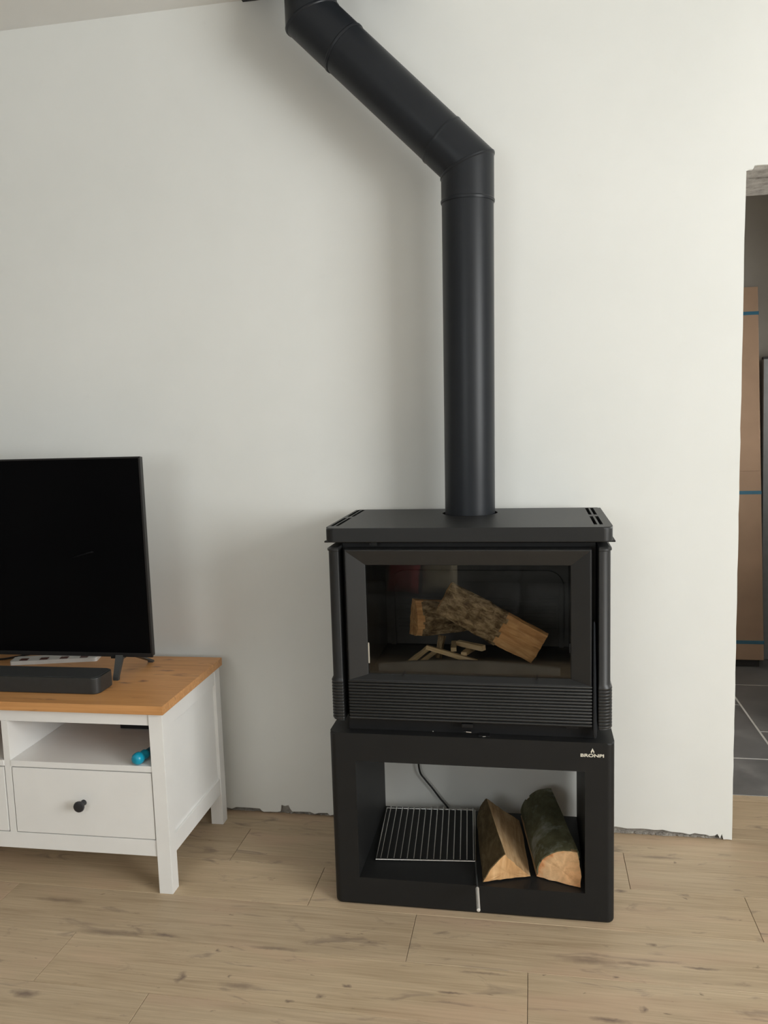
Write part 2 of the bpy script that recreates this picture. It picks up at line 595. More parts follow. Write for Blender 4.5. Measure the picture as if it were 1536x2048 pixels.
def add_tube(bm, pts, r, n=8, cap=True):
    pts = [Vector(p) for p in pts]
    rings = []
    up = None
    for i, p in enumerate(pts):
        d = (pts[min(i + 1, len(pts) - 1)] - pts[max(i - 1, 0)]).normalized()
        if up is None:
            up = d.orthogonal().normalized()
        else:
            up = (up - d * up.dot(d)).normalized()
        s = d.cross(up)
        rr = r[i] if isinstance(r, (list, tuple)) else r
        rings.append([bm.verts.new(p + (up * math.cos(2 * math.pi * k / n) + s * math.sin(2 * math.pi * k / n)) * rr) for k in range(n)])
    for a, b in zip(rings, rings[1:]):
        for k in range(n):
            bm.faces.new((a[k], a[(k + 1) % n], b[(k + 1) % n], b[k]))
    if cap:
        bm.faces.new(rings[0][::-1])
        bm.faces.new(rings[-1])


def tube(name, pts, r, mat, parent=None, n=8, off=(0, 0, 0)):
    bm = bmesh.new()
    add_tube(bm, pts, r, n)
    return finish(name, bm, mat, parent, off=off, auto=50)


def add_lathe(bm, prof, n=20, axis='z', c=(0, 0, 0)):
    """prof: list of (radius, height) along the axis"""
    rings = []
    for r, h in prof:
        ring = []
        for k in range(n):
            a = 2 * math.pi * k / n
            p = (r * math.cos(a), r * math.sin(a), h)
            if axis == 'y':
                p = (p[0], p[2], p[1])
            elif axis == 'x':
                p = (p[2], p[0], p[1])
            ring.append(bm.verts.new(Vector(c) + Vector(p)))
        rings.append(ring)
    for a, b in zip(rings, rings[1:]):
        for k in range(n):
            bm.faces.new((a[k], a[(k + 1) % n], b[(k + 1) % n], b[k]))
    bm.faces.new(rings[0])
    bm.faces.new(rings[-1])


def smooth_path(pts, sub=8):
    out = []
    P = [Vector(p) for p in pts]
    for i in range(len(P) - 1):
        p0, p1, p2, p3 = P[max(i - 1, 0)], P[i], P[i + 1], P[min(i + 2, len(P) - 1)]
        for k in range(sub):
            s = k / sub
            out.append(0.5 * ((2 * p1) + (p2 - p0) * s + (2 * p0 - 5 * p1 + 4 * p2 - p3) * s * s + (3 * p1 - p0 - 3 * p2 + p3) * s ** 3))
    out.append(P[-1])
    return out


# ------------------------------------------------------------------ setting: walls, ceiling, floor
WT = 0.318                       # thickness of the wall the opening is cut in
DX0, DX1, DZ = 1.571, 2.46, 2.031
PL = 0.013                       # plaster thickness

wall = boxes('wall_back', [(XL, DX0 - 0.004, PL, WT, 0, ZC), (DX1 + 0.004, XR, PL, WT, 0, ZC),
                           (DX0 - 0.004, DX1 + 0.004, PL, 0.104, DZ, ZC), (DX0 - 0.004, DX1 + 0.004, 0.108, WT, DZ - 0.002, ZC),
                           (DX0 - 0.004, DX1 + 0.004, 0.100, 0.112, DZ + 0.008, ZC)], M['mortar'])
tag(wall, 'white plastered wall behind the stove with ragged bottom edge', kind='structure')

# plaster skin with broken lower edge and chipped door corner
rng = random.Random(3)
left = [(-0.1014, 0.0121), (-0.085, 0.0085), (-0.0698, 0.0158), (-0.03, 0.0165), (0.0181, 0.0154), (0.024, 0.008), (0.0321, 0.004),
        (0.055, 0.006), (0.0816, 0.0067), (0.093, 0.010), (0.0969, 0.0329), (0.1095, 0.030), (0.1222, 0.0343), (0.128, 0.0203), (0.135, 0.011),
        (0.165, 0.0125), (0.1983, 0.0134), (0.215, 0.007), (0.23, 0.012), (0.2604, 0.0135), (0.2687, 0.005)]
right = [(1.19, 0.020), (1.2183, 0.0252), (1.2541, 0.0207), (1.30, 0.0235), (1.3389, 0.0211), (1.362, 0.0235), (1.3848, 0.019), (1.42, 0.0172), (1.4455, 0.0135),
         (1.46, 0.0185), (1.4757, 0.0165), (1.492, 0.0155), (1.5058, 0.0117), (1.52, 0.014), (1.5281, 0.0199), (1.5358, 0.0054), (1.541, 0.021), (1.5459, 0.003)]
pts = []
x = XL
while x < -0.12:
    pts.append((x, 0.010 + rng.uniform(-0.004, 0.006)))
    x += rng.uniform(0.03, 0.08)
pts += left
x = 0.30
while x < 1.17:
    pts.append((x, 0.012 + rng.uniform(-0.005, 0.008)))
    x += rng.uniform(0.03, 0.07)
pts += right
bot = pts + [(1.5560, 0.004), (DX0 + 0.0005, 0.003)]
side = [(DX0 + 0.0005, 0.06)]
z = 0.09
while z < 1.97:
    side.append((DX0 + rng.uniform(-0.0009, 0.0009), z))
    z += rng.uniform(0.03, 0.10)
side.append((DX0 + 0.001, 2.0285))
head = [(DX0 + 0.001, 2.0285), (1.5800, 2.0300), (1.5899, 2.0297), (1.5925, 2.034), (1.5937, 2.039), (1.605, 2.0395), (1.6298, 2.0388)]
x = 1.66
while x < 2.44:
    head.append((x, 2.039 + rng.uniform(-0.002, 0.002)))
    x += rng.uniform(0.03, 0.07)
head.append((DX1, 2.037))
plq = bmesh.new()


def quad_prism(q):
    add_prism(plq, q, 0.0, PL, axis='y')


ZB = 0.06
for (xa, za), (xb, zb) in zip(bot, bot[1:]):
    quad_prism([(xa, za), (xb, zb), (xb, ZB), (xa, ZB)])
prev = bot[-1][0], ZB
XI = DX0 - 0.02
quad_prism([(XL, ZB), (XI, ZB), (XI, ZC), (XL, ZC)])
for (xa, za), (xb, zb) in zip(side, side[1:]):
    quad_prism([(XI, za), (xa, za), (xb, zb), (XI, zb)])
for (xa, za), (xb, zb) in zip(head, head[1:]):
    if xb - xa > 1e-4:
        quad_prism([(xa, za), (xb, zb), (xb, 2.06), (xa, 2.06)])
quad_prism([(XI, side[-1][1]), (head[0][0], head[0][1]), (head[0][0], 2.06), (XI, 2.06)])
quad_prism([(XI, 2.06), (DX1, 2.06), (DX1, ZC), (XI, ZC)])
quad_prism([(DX1, 0.012), (XR, 0.012), (XR, ZC), (DX1, ZC)])
finish('plaster', plq, M['wall'], wall)

# loose mortar lumps in the gap under the plaster
bm = bmesh.new()
rng = random.Random(11)
for i in range(170):
    x = rng.choice([rng.uniform(-0.12, 0.30), rng.uniform(1.16, 1.565), rng.uniform(1.16, 1.565)])
    s = rng.uniform(0.003, 0.008)
    r = bmesh.ops.create_icosphere(bm, subdivisions=1, radius=s)
    for v in r['verts']:
        v.co = Vector((v.co.x * rng.uniform(1, 2.4), v.co.y * 0.8, v.co.z * 0.8)) * rng.uniform(0.75, 1.2)
        v.co += Vector((x, PL - 0.003 + rng.uniform(-0.002, 0.004), s * 0.5))
m_ = finish('mortar_crumbs', bm, M['mortar'], wall)
tag(m_, kind='stuff')

ceil = box('ceiling', XL, XR, YR, WT, ZC, ZC + 0.1, M['ceiling'])
tag(ceil, 'plain off-white ceiling', kind='structure')
wl = box('wall_left', XL - 0.15, XL, YR, WT, 0, ZC, M['wall_tan'])
tag(wl, 'beige side wall left of the room', kind='structure')
y0, y1, z0, z1 = WIN1
wr = boxes('wall_right', [(XR, XR + 0.15, YR, y0, 0, ZC), (XR, XR + 0.15, y1, WT, 0, ZC), (XR, XR + 0.15, y0, y1, 0, z0), (XR, XR + 0.15, y0, y1, z1, ZC)], M['wall_tan'])
tag(wr, 'beige side wall with a large window', kind='structure')
x0, x1, z0, z1 = FILL_WIN
wb = boxes('wall_rear', [(XL, x0, YR - 0.15, YR, 0, ZC), (x1, XR, YR - 0.15, YR, 0, ZC), (x0, x1, YR - 0.15, YR, 0, z0), (x0, x1, YR - 0.15, YR, z1, ZC)], M['wall_tan'])
tag(wb, 'beige wall behind the camera with an added fill window', kind='structure')


def window(name, horiz, a0, a1, z0, z1, plane, label):
    w = 0.05

    def bx(p0, p1, q0, q1, d0, d1):
        return (p0, p1, d0, d1, q0, q1) if horiz else (d0, d1, p0, p1, q0, q1)
    d0, d1 = plane
    mid = (a0 + a1) / 2
    fr = boxes(name, [bx(a0, a0 + w, z0, z1, d0, d1), bx(a1 - w, a1, z0, z1, d0, d1), bx(a0 + w, a1 - w, z0, z0 + w, d0, d1),
                      bx(a0 + w, a1 - w, z1 - w, z1, d0, d1), bx(mid - w / 2, mid + w / 2, z0 + w, z1 - w, d0, d1)], M['white'])
    tag(fr, label, kind='structure')
    dm = (d0 + d1) / 2
    for p0, p1 in ((a0 + w, mid - w / 2), (mid + w / 2, a1 - w)):
        boxes('pane', [bx(p0, p1, z0 + w, z1 - w, dm - 0.002, dm + 0.002)], M['window_glass'], fr)
    return fr


window('window_1', False, WIN1[0], WIN1[1], WIN1[2], WIN1[3], (XR + 0.06, XR + 0.11), 'large white framed window in the right wall')
window('fill_window_rear', True, FILL_WIN[0], FILL_WIN[1], FILL_WIN[2], FILL_WIN[3], (YR - 0.09, YR - 0.04), 'unseen white framed window added in the rear wall for fill light')

# floor with individual planks
floor = box('floor', XL, XR, YR, 0.324, -0.06, -0.0065, M['subfloor'])
tag(floor, 'greige oak laminate plank floor', kind='structure')
PW, PLEN = 0.197, 1.205
seam_x = {0: 1.228, 1: 1.534, 2: 0.639, 3: 0.941, 4: 0.043, -1: 0.62, -2: 1.93}
rng = random.Random(5)
mesh_cache = {}


def slab(kind, w, d, h, bevel, mat):
    key = (kind, round(w, 4), round(d, 4))
    if key not in mesh_cache:
        bm = bmesh.new()
        add_box(bm, 0, w, 0, d, -h, 0)
        tops = [e for e in bm.edges if all(abs(v.co.z) < 1e-6 for v in e.verts)]
        bmesh.ops.bevel(bm, geom=tops, offset=bevel, segments=1, affect='EDGES')
        bmesh.ops.recalc_face_normals(bm, faces=bm.faces)
        me = bpy.data.meshes.new(kind)
        bm.to_mesh(me)
        bm.free()
        me.materials.append(mat)
        mesh_cache[key] = me
    return mesh_cache[key]


G = 0.0006
row = -3
ytop = -0.113 + 2 * PW
while True:
    yy1 = -0.113 - row * PW
    yy0 = yy1 - PW
    if yy1 < YR:
        break
    a, b = max(yy0, YR), min(yy1, 0.324)
    if b - a > 0.01 and row >= -3:
        sx = seam_x.get(row, rng.uniform(0, PLEN))
        s = sx - math.ceil((sx - XL) / PLEN) * PLEN
        # beyond the wall line the planks only run through the opening
        lims = [(XL, XR)] if b <= 0.0 else ([(DX0 - 0.003, DX1)] if a >= 0 else None)
        rows = [(a, b, l) for l in lims] if lims else [(a, PL, (XL, XR)), (PL, b, (DX0 - 0.003, DX1))]
        for ra, rb, (lx0, lx1) in rows:
            q = s
            while q < lx1:
                p0, p1 = max(q, lx0), min(q + PLEN, lx1)
                if p1 - p0 > 0.02:
                    o = link('plank', slab('plank', p1 - p0 - 2 * G, rb - ra - (G * 2 if rb - ra > 0.1 else G), 0.006, 0.0008, M['plank']), None, floor)
                    o.location = (p0 + G, ra + G, 0)
                q += PLEN
    row += 1

# passage beyond the opening
pf = box('floor_passage', 1.0, 3.3, 0.324, 2.16, -0.06, -0.0015, M['grout'])
tag(pf, 'dark slate tile floor beyond the opening with pale grout', kind='structure')
TS, TG = 0.603, 0.0045
cols = [(1.891 - 2 * TS, 0.647), (1.891 - TS, 0.647), (1.891, 0.932), (1.891 + TS, 0.647), (1.891 + 2 * TS, 0.932)]
for cx, jy in cols:
    yj = jy - 2 * TS
    while yj < 2.16:
        a, b = max(yj, 0.324), min(yj + TS, 2.16)
        xa, xb = max(cx, 1.0), min(cx + TS, 3.3)
        if b - a > 0.03 and xb - xa > 0.03:
            o = link('floor_tile', slab('floor_tile', xb - xa - 2 * TG, b - a - 2 * TG, 0.008, 0.001, M['tile']), None, pf)
            o.location = (xa + TG, a + TG, 0.0)
        yj += TS
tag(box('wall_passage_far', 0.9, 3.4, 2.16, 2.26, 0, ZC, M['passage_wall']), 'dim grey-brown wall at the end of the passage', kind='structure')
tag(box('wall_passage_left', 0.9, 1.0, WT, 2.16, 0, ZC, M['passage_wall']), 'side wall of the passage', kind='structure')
tag(boxes('wall_passage_right', [(3.3, 3.4, WT, 0.65, 0, ZC), (3.3, 3.4, 1.35, 2.16, 0, ZC), (3.3, 3.4, 0.65, 1.35, 0, 1.1), (3.3, 3.4, 0.65, 1.35, 2.0, ZC)], M['passage_wall']), 'side wall of the passage with an added fill window', kind='structure')
window('fill_window_passage', False, 0.65, 1.35, 1.1, 2.0, (3.33, 3.38), 'unseen white framed window added to brighten the passage')
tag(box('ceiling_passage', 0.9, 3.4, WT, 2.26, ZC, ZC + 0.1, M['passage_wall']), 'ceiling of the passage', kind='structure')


# ------------------------------------------------------------------ wood stove
SO = (0.786, -0.272, 0.0)
stove = empty('wood_stove', SO)
tag(stove, 'anthracite wood-burning stove on a log-store base with glass door', 'stove')
FY, BY = -0.484, -0.062

base = rprism('log_store_base', 0.4045, 1.1675, FY, BY, 0.0, 0.502, (0.02, 0.02, 0.012, 0.012), M['stove'], stove, SO, bevel=0.006, bevel_bottom=0.010)
off = Vector(SO)


def c_open(bm):
    vs = add_box(bm, 0.477, 1.0915, -0.6, 0.1, 0.0825, 0.4225)
    bmesh.ops.translate(bm, verts=vs, vec=-off)


cut(base, [c_open])

# logo on the base
cu = bpy.data.curves.new('logo', 'FONT')
cu.body = 'BRONPI'
cu.size = 1.0
cu.offset = 0.03
cu.extrude = 0.02
tmp = bpy.data.objects.new('tmp', cu)
COL.objects.link(tmp)
bpy.context.view_layer.update()
dg = bpy.context.evaluated_depsgraph_get()
me = bpy.data.meshes.new_from_object(tmp.evaluated_get(dg))
bpy.data.objects.remove(tmp)
xs = [v.co.x for v in me.vertices]
ys = [v.co.y for v in me.vertices]
lx, ly = max(xs) - min(xs), max(ys) - min(ys)
for v in me.vertices:
    a = (v.co.x - min(xs)) / lx
    b = (v.co.y - min(ys)) / ly
    d = v.co.z / 0.02
    v.co = Vector((1.0802 + a * 0.0595, FY - 0.0003 - 0.0004 * d, 0.4632 + b * 0.0088)) - off
lg = link('logo_lettering', me, M['logo'], base)
fl = [(0, 0.0145), (0.0022, 0.0095), (0.0046, 0.0055), (0.0042, 0.0018), (0.0022, 0.0), (0.0028, 0.0022), (0.0016, 0.0048), (0.0002, 0.0062),
      (-0.0014, 0.0042), (-0.0022, 0.0018), (-0.0016, 0.0), (-0.0040, 0.0016), (-0.0046, 0.0050), (-0.0026, 0.0085)]
bm = bmesh.new()
add_prism(bm, [(1.1107 + a, 0.4732 + b) for a, b in fl], FY - 0.0008, FY + 0.001, axis='y')
finish('logo_flame', bm, M['logo'], base, off=SO)

# body
body = box('body', 0.452, 1.122, -0.436, -0.075, 0.5, 1.022, M['stove_black'], stove, 0.0, SO)


def c_fire(bm):
    vs = add_box(bm, 0.50, 1.075, -0.6, -0.098, 0.640, 0.975)
    bmesh.ops.translate(bm, verts=vs, vec=-off)


cut(body, [c_fire])
body.data.materials.clear()
body.data.materials.append(M['stove_black'])

# firebox lining
box('firebox_floor', 0.501, 1.074, -0.435, -0.099, 0.6405, 0.648, M['firebox'], stove, 0, SO)
fbk = box('firebox_back', 0.501, 1.074, -0.106, -0.0985, 0.648, 0.974, M['firebox'], stove, 0, SO)
bm = bmesh.new()
for i in range(9):
    zz = 0.70 + i * 0.0115
    add_box(bm, 0.545, 1.03, -0.110, -0.106, zz, zz + 0.0055)
finish('back_ribs', bm, M['firebox'], fbk, off=SO)
bm = bmesh.new()
ro = outline_rect(0.523, 1.052, 0.62, 0.885, (0, 0, 0.05, 0.05), 8)
ri = outline_rect(0.537, 1.038, 0.62, 0.871, (0, 0, 0.038, 0.038), 8)
A = [bm.verts.new((a, -0.118, b)) for a, b in ro]
B = [bm.verts.new((a, -0.118, b)) for a, b in ri]
A2 = [bm.verts.new((a, -0.106, b)) for a, b in ro]
B2 = [bm.verts.new((a, -0.106, b)) for a, b in ri]
for i in range(len(A)):
    j = (i + 1) % len(A)
    bm.faces.new((A[i], A[j], B[j], B[i]))
    bm.faces.new((A2[i], A2[j], A[j], A[i]))
    bm.faces.new((B2[i], B[i], B[j], B2[j]))
bmesh.ops.translate(bm, verts=bm.verts, vec=(0, 0, 0.0))
for v in bm.verts:
    v.co.z = max(v.co.z, 0.6485)
finish('back_border', bm, M['firebox'], fbk, off=SO, auto=40)
for s, xa, xb in ((0, 0.5005, 0.508), (1, 1.0665, 1.0745)):
    box('firebox_side', xa, xb, -0.434, -0.107, 0.648, 0.974, M['firebox'], stove, 0, SO)
# bowed log guard behind the glass
bm = bmesh.new()
front, backv = [], []
N = 24
for i in range(N + 1):
    u = i / N
    xx = 0.537 + u * (1.032 - 0.537)
    bow = 1 - (2 * u - 1) ** 2
    yy = -0.415 - 0.010 * bow
    zt = 0.6785 + 0.017 * bow
    front.append((bm.verts.new((xx, yy, 0.648)), bm.verts.new((xx, yy, zt - 0.002)), bm.verts.new((xx, yy + 0.002, zt))))
    backv.append((bm.verts.new((xx, yy + 0.010, zt)), bm.verts.new((xx, yy + 0.010, 0.648))))
for i in range(N):
    for k in range(2):
        bm.faces.new((front[i][k], front[i + 1][k], front[i + 1][k + 1], front[i][k + 1]))
    bm.faces.new((front[i][2], front[i + 1][2], backv[i + 1][0], backv[i][0]))
    bm.faces.new((backv[i][0], backv[i + 1][0], backv[i + 1][1], backv[i][1]))
for i in (0, N):
    bm.faces.new((*front[i], *backv[i]))
finish('log_guard', bm, M['firebox'], stove, off=SO, auto=40)

# top plate with vent slots and flue hole
top = rprism('top_plate', 0.4135, 1.1625, FY, BY, 1.030, 1.069, (0.026, 0.026, 0.008, 0.008), M['stove_top'], stove, SO, bevel=0.006, bevel_bottom=0.003)


def c_slots(bm):
    vs = []
    for xa in (0.4225, 0.4360, 1.1200, 1.1345):
        for (ya, yb) in ((-0.436, -0.269), (-0.234, -0.074)):
            vs += add_box(bm, xa - 0.001 - 0.0015, xa + 0.0065, ya, yb, 1.05, 1.09)
    bmesh.ops.translate(bm, verts=vs, vec=-off)


def c_flue(bm):
    add_lathe(bm, [(0.0815, 1.05), (0.0815, 1.09)], 40, 'z', (0.7795 - off.x, -0.166 - off.y, 0))


cut(top, [c_slots, c_flue])
top.data.materials.clear()
top.data.materials.append(M['stove_top'])
for xa, xb in ((0.4015, 0.452), (1.122, 1.1715)):
    box('deflector_plate', xa, xb, -0.44, -0.09, 1.0235, 1.0275, M['stove_black'], stove, 0.001, SO)
boxes('top_spacer', [(0.452, 1.122, -0.43, -0.08, 1.0215, 1.0305)], M['stove_black'], stove, 0, SO)
boxes('hinge_bracket', [(0.5335, 0.552, -0.462, -0.434, 1.0175, 1.0285), (0.5315, 0.5365, -0.466, -0.436, 1.0205, 1.0265)], M['stove'], stove, 0.0012, SO)


# side panels with rounded front edge and ribbed skirt
def side_panel(mirror):
    bm = bmesh.new()

    def out(offs):
        r = 0.024
        p = outline_rect(0.4185 - offs, 0.450 + offs * 0.2, FY - offs * 0.6 + 0.001, -0.085, (r, 0.003, 0.003, 0.01), 8)
        return p
    zs = [(0.535, -0.004), (0.538, 0.002)]
    nr = 13
    for i in range(nr):
        zb = 0.5395 + i * 0.0086
        for k in range(5):
            ph = k / 5
            zs.append((zb + ph * 0.0086, 0.0028 + 0.0016 * math.sin(math.pi * ph) - (0.0018 if k == 0 else 0)))
    zs += [(0.653, 0.0022), (0.658, 0.0), (1.006, 0.0), (1.0075, 0.0028), (1.0125, 0.0028), (1.0170, -0.004)]
    rings = [[bm.verts.new((a, b, z)) for a, b in out(o)] for z, o in zs]
    n = len(rings[0])
    for a, b in zip(rings, rings[1:]):
        for k in range(n):
            bm.faces.new((a[k], a[(k + 1) % n], b[(k + 1) % n], b[k]))
    bm.faces.new(rings[0])
    bm.faces.new(rings[-1])
    if mirror:
        for v in bm.verts:
            v.co.x = 2 * 0.788 - v.co.x
    return finish('side_panel', bm, M['stove_door'], stove, off=SO, auto=32)


side_panel(False)
side_panel(True)

# door: bevelled frame, glass, ribbed lower panel
DXa, DXb, DZa, DZb = 0.4655, 1.1095, 0.652, 1.0115
GXa, GXb, GZa, GZb = 0.5185, 1.0575, 0.6650, 0.9665


def rectloop(bm, xa, xb, za, zb, y):
    return [bm.verts.new(p) for p in ((xa, y, za), (xb, y, za), (xb, y, zb), (xa, y, zb))]


bm = bmesh.new()
loops = [rectloop(bm, DXa, DXb, DZa, DZb, -0.438), rectloop(bm, DXa, DXb, DZa, DZb, -0.478),
         rectloop(bm, DXa + 0.0012, DXb - 0.0012, DZa + 0.0003, DZb - 0.0012, -0.4822),
         rectloop(bm, DXa + 0.0035, DXb - 0.0035, DZa + 0.001, DZb - 0.0035, -0.4840),
         rectloop(bm, DXa + 0.0065, DXb - 0.0065, DZa + 0.0025, DZb - 0.0065, -0.4832),
         rectloop(bm, GXa - 0.0015, GXb + 0.0015, GZa - 0.0008, GZb + 0.0015, -0.4660),
         rectloop(bm, GXa, GXb, GZa, GZb, -0.4645), rectloop(bm, GXa, GXb, GZa, GZb, -0.440)]
for a, b in zip(loops, loops[1:]):
    for k in range(4):
        bm.faces.new((a[k], a[(k + 1) % 4], b[(k + 1) % 4], b[k]))
for k in range(4):
    bm.faces.new((loops[-1][k], loops[-1][(k + 1) % 4], loops[0][(k + 1) % 4], loops[0][k]))
door = finish('door', bm, M['stove_door'], stove, off=SO)
box('glass_pane', GXa, GXb, -0.4605, -0.4565, GZa, GZb, M['stove_glass'], door, 0, SO)
rib_panel = box('lower_panel', 0.4640, 1.1105, -0.4755, -0.438, 0.5400, 0.6515, M['stove_door'], door, 0.002, SO)
rm = None
for i in range(13):
    zz = 0.5458 + i * 0.00862
    if rm is None:
        bm = bmesh.new()
        prof = [(0.0, 0.0045), (-0.0042, 0.0036), (-0.0068, 0.0016), (-0.0068, -0.0010), (-0.0048, -0.0030), (0.0, -0.0042)]
        A = [bm.verts.new((0.4655, -0.4755 + a, b)) for a, b in prof]
        A1 = [bm.verts.new((0.4690, -0.4765 + a * 1.1, b)) for a, b in prof]
        B1 = [bm.verts.new((1.1060, -0.4765 + a * 1.1, b)) for a, b in prof]
        B = [bm.verts.new((1.1095, -0.4755 + a, b)) for a, b in prof]
        for P_, Q_ in ((A, A1), (A1, B1), (B1, B)):
            for k in range(len(prof) - 1):
                bm.faces.new((P_[k], P_[k + 1], Q_[k + 1], Q_[k]))
        bm.faces.new(A)
        bm.faces.new(B)
        o = finish('rib', bm, M['stove_door'], door, off=SO, auto=60)
        rm = o.data
    else:
        o = link('rib', rm, None, door)
    o.location = (0, 0, zz)
box('glass_clip', 0.5188, 0.5222, -0.4635, -0.4608, 0.6945, 0.7515, M['clip'], door, 0.0006, SO)
box('glass_clip', 1.0535, 1.0573, -0.4635, -0.4608, 0.735, 0.760, M['stove_black'], door, 0.0006, SO)
for xx in (0.6145, 0.9705):
    box('retaining_screw', xx - 0.002, xx + 0.002, -0.481, -0.462, 0.6645, 0.6685, M['stove'], door, 0.001, SO)
# long slim handle on the right edge of the door
bm = bmesh.new()
hp = [(0.512, 0.0030, -0.4790), (0.520, 0.0046, -0.4840), (0.535, 0.0050, -0.4850), (0.70, 0.0034, -0.4835), (0.815, 0.0026, -0.4800), (0.822, 0.0018, -0.476)]
rg_ = []
for zz, hw, yy in hp:
    cx = 1.1168 - (zz - 0.512) * 0.004
    rg_.append([bm.verts.new(p) for p in ((cx - hw, yy + 0.001, zz), (cx - hw * 0.5, yy - 0.0012, zz), (cx + hw * 0.5, yy - 0.0012, zz), (cx + hw, yy + 0.001, zz), (cx + hw, -0.462, zz), (cx - hw, -0.462, zz))])
for a, b in zip(rg_, rg_[1:]):
    for k in range(6):
        bm.faces.new((a[k], a[(k + 1) % 6], b[(k + 1) % 6], b[k]))
bm.faces.new(rg_[0])
bm.faces.new(rg_[-1])
finish('handle', bm, M['pipe'], door, off=SO, auto=30)
# plinth under the door, air lever and catch
boxes('ash_lip', [(0.456, 1.118, -0.452, -0.43, 0.502, 0.538)], M['stove_black'], stove, 0.001, SO)
lev = boxes('air_lever', [(0.770, 0.801, -0.478, -0.450, 0.5265, 0.5375), (0.776, 0.797, -0.484, -0.474, 0.5155, 0.5205)], M['stove_black'], stove, 0.002, SO)
tube('lever_pin', [(0.783, -0.4845, 0.5185), (0.797, -0.4845, 0.5175)], 0.0011, M['steel'], lev, 6, SO)
box('door_stop', 0.815, 0.845, -0.475, -0.450, 0.5022, 0.5055, M['stove_black'], stove, 0.001, SO)
box('door_stop', 1.045, 1.075, -0.470, -0.440, 0.533, 0.538, M['stove_black'], stove, 0.001, SO)
tube('screw_head', [(0.826, -0.476, 0.5035), (0.834, -0.476, 0.5045)], 0.0012, M['steel'], stove, 6, SO)
tube('screw_head', [(0.690, -0.462, 0.507), (0.693, -0.462, 0.507)], 0.0015, M['steel'], stove, 6, SO)


# ------------------------------------------------------------------ flue pipe
flue = empty('flue_pipe', (0.7795, -0.166, 1.052))
tag(flue, 'black flue pipe with two angled elbows rising from the stove to the ceiling', 'flue pipe')
FO = (0.7795, -0.166, 1.052)
P0, P1, P2, P3 = Vector((0.7795, -0.166, 1.052)), Vector((0.790, -0.170, 2.059)), Vector((0.3535, -0.170, 2.4955)), Vector((0.3535, -0.170, 2.646))
d01, d12, d23 = (P1 - P0).normalized(), (P2 - P1).normalized(), (P3 - P2).normalized()
m1, m2 = (d01 + d12).normalized(), (d12 + d23).normalized()


def seg(name, A, B, r, nA, nB, ribA=0.0, ribB=0.0, n=56):
    d = (B - A).normalized()
    e1 = Vector((0, 1, 0))
    e1 = (e1 - d * e1.dot(d)).normalized()
    e2 = d.cross(e1)
    bm = bmesh.new()

    def ring(C, nn, rr):
        out = []
        for k in range(n):
            a = 2 * math.pi * k / n
            w = (e1 * math.cos(a) + e2 * math.sin(a)) * rr
            out.append(bm.verts.new(C + w - d * (w.dot(nn) / d.dot(nn))))
        return out
    L = (B - A).length
    st = []
    if ribA:
        st += [(0, nA, r + ribA * 0.4), (0.003, nA, r + ribA), (0.007, nA, r + ribA), (0.010, nA, r)]
    else:
        st += [(0, nA, r)]
    if ribB:
        st += [(L - 0.010, nB, r), (L - 0.007, nB, r + ribB), (L - 0.003, nB, r + ribB), (L, nB, r + ribB * 0.4)]
    else:
        st += [(L, nB, r)]
    rings = [ring(A + d * s, nn, rr) for s, nn, rr in st]
    for a, b in zip(rings, rings[1:]):
        for k in range(n):
            bm.faces.new((a[k], a[(k + 1) % n], b[(k + 1) % n], b[k]))
    bm.faces.new(rings[0])
    bm.faces.new(rings[-1])
    return finish(name, bm, M['pipe'], flue, off=FO, auto=25)


R_ = 0.0742
S1 = P0 + d01 * ((1.953 - P0.z) / d01.z)
seg('pipe_section', P0, S1 + d01 * 0.004, R_ - 0.0006, d01, d01)
seg('elbow', S1, P1, R_ + 0.0006, d01, m1, ribA=0.0018, ribB=0.0022)
S2 = P1 + d12 * 0.105
seg('elbow', P1, S2, R_ + 0.0006, m1, d12, ribB=0.0012)
S3 = P2 - d12 * 0.135
seg('pipe_section', S2 - d12 * 0.004, S3 + d12 * 0.004, R_ - 0.0006, d12, d12)
seg('elbow', S3, P2, R_ + 0.0006, d12, m2, ribA=0.0018, ribB=0.0022)
seg('elbow', P2, P3, R_ + 0.0006, m2, d23)
boxes('ceiling_plate', [(0.095, 0.612, -0.345, -0.001, 2.644, 2.6495)], M['pipe'], flue, 0.001, FO)


